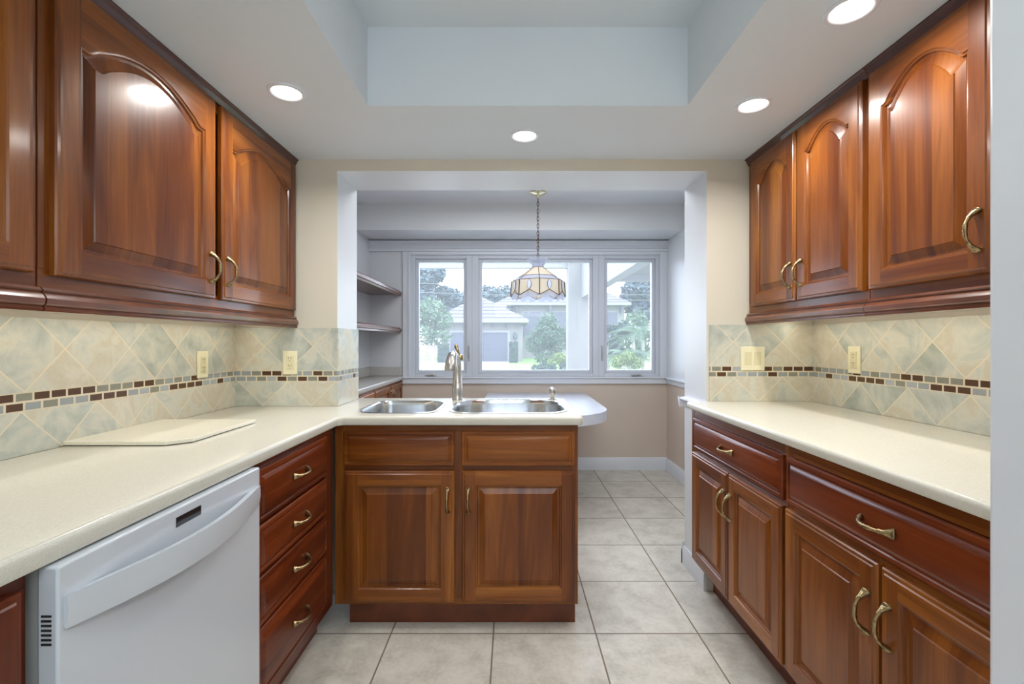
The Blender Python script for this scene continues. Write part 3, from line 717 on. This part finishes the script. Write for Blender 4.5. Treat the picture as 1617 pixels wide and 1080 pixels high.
# ------------------------------------------------------------------ nook: shelves, base cabinet, table, pendant
for z0, z1, lab in ((1.676, 1.731, 'upper of the two moulded cherry wall shelves left of the windows'), (1.320, 1.376, 'lower cherry wall shelf left of the windows above the nook worktop')):
    r = thing('wall_shelf', lab, 'shelf', (XL, YWB+0.1, z0), 0, 'cherry shelves in the nook')
    L = YB-YWB-0.1; h = z1-z0
    MB().box(0.001, 0.288, 0, L-0.002, 0.012, h-0.012).build('shelf_board', M['wood_dark'], r)
    m = MB(); m.prism([(0.288, 0.004), (0.298, 0), (0.302, 0.008), (0.300, 0.014), (0.309, 0.020), (0.309, 0.034), (0.300, 0.040), (0.300, 0.046), (0.290, h), (0.270, h), (0.270, h-0.012), (0.288, h-0.012)], 'y', 0, L-0.002)
    m.build('edge_moulding', M['wood_dark'], r, ang=25)
r = thing('base_cabinet', 'low narrow cherry base cabinet in the nook under the shelves', 'cabinet', (-1.072, 2.72, 0), PI/2, 'cherry base cabinets')
wn = YB-2.72-0.002
carcass(r, wn, 0.30, 0.1, 0.872, rails=[(0.0, wn, 0.1, 0.13), (0, wn, 0.85, 0.872)], stiles=[(0, 0.03, 0.13, 0.85), (wn-0.03, wn, 0.13, 0.85)])
for i, (a, b, s) in enumerate(((0.02, 0.43, 'r'), (0.44, 0.88, 'l'), (0.90, 1.345, 'r'), (1.355, 1.79, 'l'))):
    d = panel_door('door', r, a, b, 0.115, 0.855, fw=0.05); handle(d, b-0.025 if s == 'r' else a+0.025, 0.765)
box_part('toe_kick', r, [(0, wn, 0.06, 0.07, 0, 0.1)], M['kick'])
o = worktop('countertop', [(XL+0.002, 2.70), (-1.050, 2.70), (-1.050, YB-0.026), (XL+0.002, YB-0.026)], 0.910, T, M['nook_counter'])
tag(o, 'narrow grey speckled worktop in the nook under the shelves', 'countertop')
MB().box(XL+0.001, XL+0.018, 2.70, YB-0.022, 0.9105, 0.995).build('upstand', M['nook_counter'], o, bevel=0.002)
MB().box(XL+0.018, -1.054, YB-0.040, YB-0.024, 0.9105, 0.995).build('upstand', M['nook_counter'], o, bevel=0.002)

tb = thing('breakfast_table', 'white laminate breakfast table with rounded corner fixed below the windows', 'table', (0.23, 3.85, 0))
tp = [(-0.47, -0.77)]
for i in range(13):
    a = -PI/2+PI/2*i/12; tp.append((0.05+0.42*math.cos(a), -0.35+0.42*math.sin(a)))
tp += [(0.47, 0.676), (-0.47, 0.676)]
m = MB(); V = [[(x, y, z) for x, y in inset(tp, a)] for a, z in ((0.002, 0.672), (0, 0.674), (0, 0.743), (0.002, 0.745))]
m.rings(V, True, True); m.build('tabletop', M['laminate'], tb, ang=30)
m = MB(); m.lathe([(0.22, 0), (0.22, 0.012), (0.05, 0.03), (0.038, 0.05), (0.038, 0.64), (0.10, 0.66), (0.10, 0.673)], (-0.2, 0.05, 0), 24); m.build('pedestal', M['vinyl'], tb)

# pendant
PX, PY = 0.209, 3.77
pl = thing('pendant_lamp', 'leaded art-glass pendant lamp hanging on a chain before the window', 'pendant lamp', (PX, PY, ZH))
zz = lambda z: z-ZH
m = MB(); m.lathe([(0.066, 0), (0.070, -0.005), (0.064, -0.010), (0.052, -0.013), (0.038, -0.019), (0.016, -0.023), (0.011, -0.038), (0.006, -0.05)], seg=24); m.build('ceiling_canopy', M['canopy'], pl, ang=30)
m = MB(); nl = 17; z = -0.05; step = (ZH-0.05-1.885)/nl
for i in range(nl):
    zc = -0.05-step*(i+0.5); hl = step*0.68; wl = 0.0085; lp = []
    for k in range(17):
        a = 2*PI*k/16; ex, ez = wl*math.cos(a), hl*math.sin(a)
        lp.append((ex, 0, zc+ez) if i % 2 else (0, ex, zc+ez))
    rs = []; 
    for k in range(16): m.tube([lp[k], lp[k+1]], 0.0019, 5)
m.tube([(0.004, 0.003, -0.05), (-0.004, -0.003, -0.2), (0.004, 0.003, -0.35), (0, 0, zz(1.87))], 0.0015, 5)
m.build('chain', M['came'], pl)
NS = 8
def oct_(r, k, off=0.0): 
    a = -PI/2 + 2*PI*(k+off)/NS; return (r*math.cos(a), r*math.sin(a))
def shade_ring(levels, name, mat):
    m = MB(); rs = [[oct_(r_, k)+(zz(z_),) for k in range(NS)] for r_, z_ in levels]
    m.rings(rs, False, False); o = m.build(name, mat, pl, smooth=False)
    s_ = o.modifiers.new('t', 'SOLIDIFY'); s_.thickness = 0.002; return o
m = MB(); R0 = []
for r_, z_, w_ in ((0.046, 1.832, 0), (0.050, 1.855, 0.0), (0.072, 1.880, 0.004), (0.092, 1.893, 0.010)):
    R0.append([((r_+w_*math.cos(8*a))*math.cos(a), (r_+w_*math.cos(8*a))*math.sin(a), zz(z_)+w_*0.6*math.cos(8*a)) for a in [2*PI*i/64 for i in range(64)]])
m.rings(R0, False, False); o = m.build('crown', M['clear_glass'], pl); o.modifiers.new('t', 'SOLIDIFY').thickness = 0.002
shade_ring([(0.048, 1.832), (0.155, 1.757)], 'cone_glass', M['cream_glass'])
shade_ring([(0.155, 1.757), (0.206, 1.722)], 'band_glass', M['clear_glass'])
m = MB()                                   # skirt with pointed facets
for k in range(NS):
    a = Vector(oct_(0.212, k)); b = Vector(oct_(0.212, k+1)); c2 = (a+b)/2; a2 = a*1.03; b2 = b*1.03; c3 = (a2+b2)/2
    vs = [(a.x, a.y, zz(1.722)), (b.x, b.y, zz(1.722)), (b2.x, b2.y, zz(1.597)), (c3.x, c3.y, zz(1.628)), (a2.x, a2.y, zz(1.597))]
    m.face([m.bm.verts.new(v) for v in vs])
o = m.build('skirt_glass', M['cream_glass'], pl, smooth=False); o.modifiers.new('t', 'SOLIDIFY').thickness = 0.002
m = MB()
for k in range(NS):
    a2 = Vector(oct_(0.2185, k)); b2 = Vector(oct_(0.2185, k+1)); c3 = (a2+b2)/2
    vs = [(a2.x, a2.y, zz(1.597)), (c3.x, c3.y, zz(1.628)), (b2.x, b2.y, zz(1.597)), ((c3.x*0.5+b2.x*0.5)*1.01, (c3.y*0.5+b2.y*0.5)*1.01, zz(1.572)), (c3.x*1.01, c3.y*1.01, zz(1.590)), ((c3.x*0.5+a2.x*0.5)*1.01, (c3.y*0.5+a2.y*0.5)*1.01, zz(1.572))]
    m.face([m.bm.verts.new(v) for v in vs])
o = m.build('scallop_glass', M['clear_glass'], pl, smooth=False); o.modifiers.new('t', 'SOLIDIFY').thickness = 0.002
m = MB()
for k in range(NS):
    P3 = lambda r_, kk, z_: oct_(r_, kk)+(zz(z_),)
    m.tube([P3(0.049, k, 1.832), P3(0.156, k, 1.757), P3(0.208, k, 1.722)], 0.0028, 5)
    m.tube([P3(0.214, k, 1.722), P3(0.220, k, 1.597)], 0.0038, 5)
    for r_, z_ in ((0.156, 1.757), (0.210, 1.722), (0.049, 1.832)): m.tube([P3(r_, k, z_), P3(r_, k+1, z_)], 0.0028, 5)
    a = Vector(oct_(0.214, k)); b = Vector(oct_(0.214, k+1)); c2 = (a+b)/2; d = (b-a).normalized(); outw = c2.normalized()*0.002
    for s in (-1, 1):
        pts = []
        for i in range(9):
            t = i/8; p = c2*(1+0.02*t)+outw+d*s*0.017*math.sin(PI*t); pts.append((p.x, p.y, zz(1.720-0.080*t)))
        m.tube(pts, 0.0026, 5)
        p0 = c2*1.02+outw; p1 = (a*0.82+b*0.18 if s < 0 else a*0.18+b*0.82)*1.03
        m.tube([(p0.x, p0.y, zz(1.640)), (p1.x, p1.y, zz(1.612))], 0.0026, 5)
        q = (a if s < 0 else b)*1.03
        m.tube([(p1.x, p1.y, zz(1.612)), (q.x, q.y, zz(1.597))], 0.0026, 5)
m.build('leading', M['came'], pl, ang=60)
m = MB()
for k in range(NS):
    a = Vector(oct_(0.2165, k)); b = Vector(oct_(0.2165, k+1)); c2 = (a+b)/2; d = (b-a).normalized()
    L1 = []; 
    for i in range(9):
        t = i/8; p = c2*(1+0.02*t)*1.012+d*0.016*math.sin(PI*t); L1.append((p.x, p.y, zz(1.720-0.080*t)))
    for i in range(7, 0, -1):
        t = i/8; p = c2*(1+0.02*t)*1.012-d*0.016*math.sin(PI*t); L1.append((p.x, p.y, zz(1.720-0.080*t)))
    m = MB(); m.face([m.bm.verts.new(v) for v in L1]); m.build('oval_glass', M['oval'], pl, smooth=False)
pass
m = MB(); m.lathe([(0.016, zz(1.84)), (0.018, zz(1.80)), (0.018, zz(1.76)), (0.030, zz(1.73)), (0.032, zz(1.70)), (0.018, zz(1.665)), (0.002, zz(1.66))], seg=16); m.build('bulb', M['ivory'], pl)

# ------------------------------------------------------------------ outdoors
GZ = -0.15
def at(px, py, d): return Vector(((px-808.5)*d/F_PX, d, CAM_H+(540-py)*d/F_PX))
struct(MB().box(-60, 60, 4.7, 120, GZ-0.1, GZ).build('ground', M['lawn'], smooth=False))
struct(MB().box(-40, -0.2, 12, 34, GZ, GZ+0.012).build('driveway', M['drive'], smooth=False))

struct(MB().box(-3.0, 7.5, 4.72, 12.9, GZ, GZ+0.02).build('porch_bounce_slab', M['drive'], smooth=False))  # pale slab out of view, added to bounce white light onto the beam
def crown_mesh(m, blobs, count, size, seed):
    rnd = random.Random(seed); tot = sum(b[3]**2 for b in blobs)
    for (cx, cy, cz, r_) in blobs:
        for i in range(int(count*r_**2/tot)):
            u = rnd.uniform(-1, 1); th = rnd.uniform(0, 2*PI); q = math.sqrt(1-u*u)
            n = Vector((q*math.cos(th), q*math.sin(th), u)); rr = r_*(0.55+0.5*rnd.random()**0.6)
            p = Vector((cx, cy, cz))+n*rr*(1+0.25*noise.noise(n*3+Vector((cx, 0, cz))))
            a = Vector((rnd.gauss(0, 1), rnd.gauss(0, 1), rnd.gauss(0, 0.6))).normalized(); b = a.cross(n+Vector((0.01, 0.2, 0.1))).normalized()
            s = size*(0.6+0.8*rnd.random())
            m.face([m.bm.verts.new(p+a*s), m.bm.verts.new(p+b*s*0.5), m.bm.verts.new(p-a*s), m.bm.verts.new(p-b*s*0.5)])
def tree(name, label, cat, base, blobs, count, size, mat, seed, trunk=0.12, group=None):
    r = thing(name, label, cat, (base[0], base[1], GZ), 0, group)
    bl = [(b[0]-base[0], b[1]-base[1], b[2]-GZ, b[3]) for b in blobs]
    m = MB(); crown_mesh(m, bl, count, size, seed); m.build('foliage', mat, r, smooth=False)
    if trunk:
        m = MB()
        for b in bl[:4]: m.tube([(0, 0, 0), (b[0]*0.2, b[1]*0.2, b[2]*0.45), (b[0], b[1], b[2])], [trunk, trunk*0.7, trunk*0.2], 7)
        m.build('trunk', M['bark'], r)
    return r
def B(px, py, d, rpx): v = at(px, py, d); return (v.x, v.y, v.z, rpx*d/F_PX)
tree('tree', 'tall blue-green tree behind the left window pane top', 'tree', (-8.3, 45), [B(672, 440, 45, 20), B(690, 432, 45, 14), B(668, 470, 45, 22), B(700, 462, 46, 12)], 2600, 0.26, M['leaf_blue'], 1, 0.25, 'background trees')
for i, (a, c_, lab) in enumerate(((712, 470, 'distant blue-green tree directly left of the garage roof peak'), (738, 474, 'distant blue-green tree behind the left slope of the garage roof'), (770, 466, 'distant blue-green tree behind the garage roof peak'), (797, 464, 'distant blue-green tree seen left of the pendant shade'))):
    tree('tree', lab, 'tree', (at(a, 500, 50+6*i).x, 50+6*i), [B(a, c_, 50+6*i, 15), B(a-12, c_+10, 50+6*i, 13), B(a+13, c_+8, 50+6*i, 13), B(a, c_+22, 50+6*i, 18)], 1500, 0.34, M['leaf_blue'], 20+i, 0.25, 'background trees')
tree('tree', 'light green garden tree in the left window pane', 'tree', (-4.1, 24), [B(682, 492, 24, 22), B(700, 505, 24, 16), B(672, 525, 24, 20), B(694, 530, 24, 18), B(668, 500, 24, 14)], 3200, 0.085, M['leaf_lite'], 3, 0.06)
tree('tree', 'round green garden tree in front of the neighbouring house in the centre window', 'tree', (1.75, 22), [B(865, 528, 22, 24), B(848, 540, 22, 19), B(882, 538, 22, 20), B(866, 508, 22, 15), B(862, 560, 22, 18)], 3600, 0.075, M['leaf_mid'], 4, 0.06)
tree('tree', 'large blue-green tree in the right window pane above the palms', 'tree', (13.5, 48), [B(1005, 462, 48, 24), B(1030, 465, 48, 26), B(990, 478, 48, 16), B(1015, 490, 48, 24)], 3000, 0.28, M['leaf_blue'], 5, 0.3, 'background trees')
tree('shrub', 'yellow-green shrub below the round garden tree', 'shrub', (2.0, 19.5), [B(884, 566, 19.5, 10), B(872, 572, 19.5, 8), B(893, 572, 19.5, 8)], 1200, 0.05, M['leaf_yel'], 6, 0.02)
tree('shrub', 'low grey-green shrub at the bottom of the centre window', 'shrub', (1.5, 17), [B(858, 580, 17, 8), B(845, 582, 17, 7), B(872, 581, 17, 7), B(890, 581, 17, 8)], 1400, 0.04, M['leaf_hedge'], 7, 0.02)
tree('shrub', 'yellow-green bush at the foot of the palms', 'shrub', (3.15, 12.5), [B(990, 566, 12.5, 12), B(975, 572, 12.5, 10), B(1005, 574, 12.5, 10)], 1500, 0.035, M['leaf_yel'], 8, 0.02)
tree('shrub', 'dark green shrub left of the palms in the right window pane', 'shrub', (3.0, 15), [B(968, 540, 15, 10), B(972, 556, 15, 12), B(964, 520, 15, 8), B(985, 520, 15, 13)], 1500, 0.055, M['leaf_hedge'], 9, 0.03)
tree('shrub', 'tall feathery light green shrub filling the right window pane behind the palms', 'shrub', (4.1, 17.5), [B(1004, 510, 17.5, 20), B(1018, 540, 17.5, 20), B(985, 530, 17.5, 16), B(1000, 555, 17.5, 20)], 3000, 0.06, M['leaf_lite'], 31, 0.03)
def hedge(label, px0, px1, py0, d, dep, seed):
    a = at(px0, py0, d); b = at(px1, py0, d); r = thing('hedge', label, 'hedge', ((a.x+b.x)/2, d, GZ), 0)
    w2 = (b.x-a.x)/2; h = a.z-GZ; rnd = random.Random(seed); m = MB(); m.box(-w2*0.86, w2*0.86, 0.06, dep, 0, h*0.95)
    for i in range(900):
        f = rnd.choice((0, 0, 1, 2)); x = rnd.uniform(-w2, w2); z = rnd.uniform(0.02, h); y = rnd.uniform(0, 0.08)
        if f == 1: z = h*rnd.uniform(0.93, 1.02); y = rnd.uniform(0, dep)
        if f == 2: x = w2*rnd.choice((-1, 1)); y = rnd.uniform(0, dep)
        p = Vector((x, y, z)); s = 0.05
        A = Vector((rnd.gauss(0, 1), rnd.gauss(0, 1), rnd.gauss(0, 1))).normalized()*s; C = Vector((rnd.gauss(0, 1), rnd.gauss(0, 1), rnd.gauss(0, 1))).normalized()*s*0.6
        m.face([m.bm.verts.new(p+A), m.bm.verts.new(p+C), m.bm.verts.new(p-A), m.bm.verts.new(p-C)])
    m.build('foliage', M['leaf_hedge'], r, smooth=False)
hedge('clipped hedge left of the garage door', 690, 707, 543, 31, 1.0, 1)
hedge('clipped hedge right of the garage door', 804, 818, 540, 31, 1.0, 2)
def palm(label, px, d, h, n, L, seed):
    p = at(px, 540, d); r = thing('palm', label, 'palm', (p.x, d, GZ), 0, 'garden palms'); rnd = random.Random(seed)
    m = MB(); m.tube([(0, 0, 0), (0.03, 0, h*0.5), (0, 0, h)], [0.07, 0.055, 0.05], 8); m.build('trunk', M['bark'], r)
    m = MB()
    for i in range(n):
        a = 2*PI*i/n+rnd.uniform(-0.2, 0.2); el = rnd.uniform(0.35, 1.45); prev = None; pts = []
        for k in range(25):
            t = k/24; rad = L*(t*math.cos(el*0.7)+0.12*t*t); zz_ = h+L*(t*math.sin(el)-0.75*t*t)
            pts.append(Vector((rad*math.cos(a), rad*math.sin(a), zz_)))
        for k in range(1, 25):
            q = pts[k]; dr = (pts[k]-pts[k-1]).normalized(); sd_ = dr.cross(Vector((0, 0, 1))).normalized()
            ln = L*0.22*math.sin(PI*min(1, k/24*0.9+0.08))
            for s in (-1, 1):
                tip = q+sd_*s*ln+dr*ln*0.5-Vector((0, 0, ln*0.35)); w_ = dr*0.011
                m.face([m.bm.verts.new(q-w_), m.bm.verts.new(q+w_), m.bm.verts.new(tip)])
        m.tube([tuple(v) for v in pts], 0.006, 4)
    m.build('fronds', M['leaf_lite'] if seed != 13 else M['leaf_mid'], r, smooth=False)
palm('taller garden palm at the right of the right window pane', 1015, 14.5, 1.45, 34, 1.3, 11)
palm('lower garden palm with drooping fronds in the right window pane', 992, 13.5, 0.85, 30, 1.0, 12)
palm('palm tuft rising behind the other two palms', 1000, 17, 1.7, 30, 1.2, 13)

# neighbouring house
hs = thing('house', 'cream neighbouring house with grey tiled hip roofs and garage door', 'house', (0, 33, GZ))
def hip(m, x0, x1, y0, y1, z0, rx0, rx1, ry, z1, th=0.22):
    lo = [m.bm.verts.new(p) for p in ((x0, y0, z0-th), (x1, y0, z0-th), (x1, y1, z0-th), (x0, y1, z0-th))]
    e = [m.bm.verts.new(p) for p in ((x0, y0, z0), (x1, y0, z0), (x1, y1, z0), (x0, y1, z0))]
    a = m.bm.verts.new((rx0, ry, z1)); b = m.bm.verts.new((rx1, ry, z1))
    m.mi = 0
    m.face([e[0], e[1], b, a]); m.face([e[1], e[2], b]); m.face([e[2], e[3], a, b]); m.face([e[3], e[0], a])
    m.mi = 1
    m.face(lo[::-1])
    for i in range(4): m.face([lo[i], lo[(i+1) % 4], e[(i+1) % 4], e[i]])
gz = -GZ
MB().box(-4.95, 0.75, 0, 6, 0, 2.75+gz).build('garage_wing', M['stucco'], hs, smooth=False)
MB().box(0.1, 9.6, 7, 16, 0, 4.5+gz).build('main_block', M['stucco'], hs, smooth=False)
m = MB(); hip(m, -5.6, 1.15, -0.6, 6.5, 2.80+gz, -2.55, -2.35, 2.8, 4.72+gz); m.build('garage_roof', [M['roof'], M['white_fascia']], hs, smooth=False)
m = MB(); hip(m, -0.45, 10.0, 6.3, 16.6, 4.55+gz, 2.8, 6.8, 11.5, 6.9+gz); m.build('main_roof', [M['roof'], M['white_fascia']], hs, smooth=False)
m = MB(); hip(m, -2.4, 3.0, 8.3, 15.5, 4.25+gz, 0.6, 1.6, 11.5, 6.0+gz); m.build('side_roof', [M['roof'], M['white_fascia']], hs, smooth=False)
MB().box(-1.8, 0.1, 9, 15, 0, 4.2+gz).build('side_block', M['stucco'], hs, smooth=False)
MB().box(-4.33, -0.31, -0.03, 0.02, 0, 1.9+gz).build('garage_door', M['garage'], hs, smooth=False)
m = MB(); m.box(-4.5, -4.33, -0.06, 0.0, 0, 2.05+gz); m.box(-0.31, -0.14, -0.06, 0, 0, 2.05+gz); m.box(-4.33, -0.31, -0.06, 0, 1.9+gz, 2.05+gz); m.build('garage_surround', M['white_fascia'], hs, smooth=False)
for x0, x1 in ((0.97, 2.97), (3.57, 5.9), (6.6, 9.0)):
    f = MB().box(x0-0.08, x1+0.08, 6.93, 7.0, 1.6+gz, 3.85+gz).build('house_window', M['white_fascia'], hs, smooth=False)
    MB().box(x0, x1, 6.90, 6.95, 1.68+gz, 3.77+gz).build('house_window_pane', M['glass_far'], f, smooth=False)
for x in (-3.4, -2.4, -1.4, -0.45, 0.45): MB().box(x-0.05, x+0.05, -0.25, 0.0, 2.2+gz, 2.58+gz).build('eave_bracket', M['glass_far'], hs, smooth=False)
for x in (0.4, 3.25, 6.2, 9.3): MB().box(x-0.08, x+0.08, 6.7, 7.0, 3.7+gz, 4.3+gz).build('eave_bracket', M['glass_far'], hs, smooth=False)
m = MB(); m.lathe([(0.02, 0), (0.13, 0.15), (0.15, 0.3), (0.1, 0.5), (0.02, 0.55)], (0.22, -0.08, 1.35+gz), 10); m.build('wall_lantern', M['leaf_blue'], hs)

# porch of this house
pc = thing('porch', 'white porch post and roof beams outside the centre and right windows', 'porch', (1.7, 12.2, GZ))
MB().box(-0.26, 0.28, -0.2, 0.3, 0, 3.55).build('post', M['stucco'], pc, bevel=0.01)
MB().box(0.08, 0.28, -7.4, -0.2, 2.51, 3.5).build('side_beam', M['white_fascia'], pc, smooth=False)
MB().box(-14.0, -0.26, 0.0, 0.25, 3.32, 3.55).build('front_beam', M['white_fascia'], pc, smooth=False)
MB().box(0.28, 6.0, -3.6, -3.4, 2.51, 2.62).build('cross_beam', M['white_fascia'], pc, smooth=False)
MB().box(0.28, 6.0, -7.4, -3.4, 2.62, 2.70).build('porch_roof', M['stucco'], pc, smooth=False)
# power lines
m = MB()
for dz in (0, 0.55): m.tube([at(560, 458, 28)+Vector((0, 0, dz)), at(700, 463, 28)+Vector((0, 0, dz)), at(800, 466, 28)+Vector((0, 0, dz*0.8)), at(960, 474, 28)+Vector((0, 0, dz*0.6)), at(1120, 474, 28)+Vector((0, 0, dz*0.6))], 0.016, 5)
tag(m.build('power_line', M['stucco'],), 'pair of thin power lines crossing in front of the distant trees', 'power line')
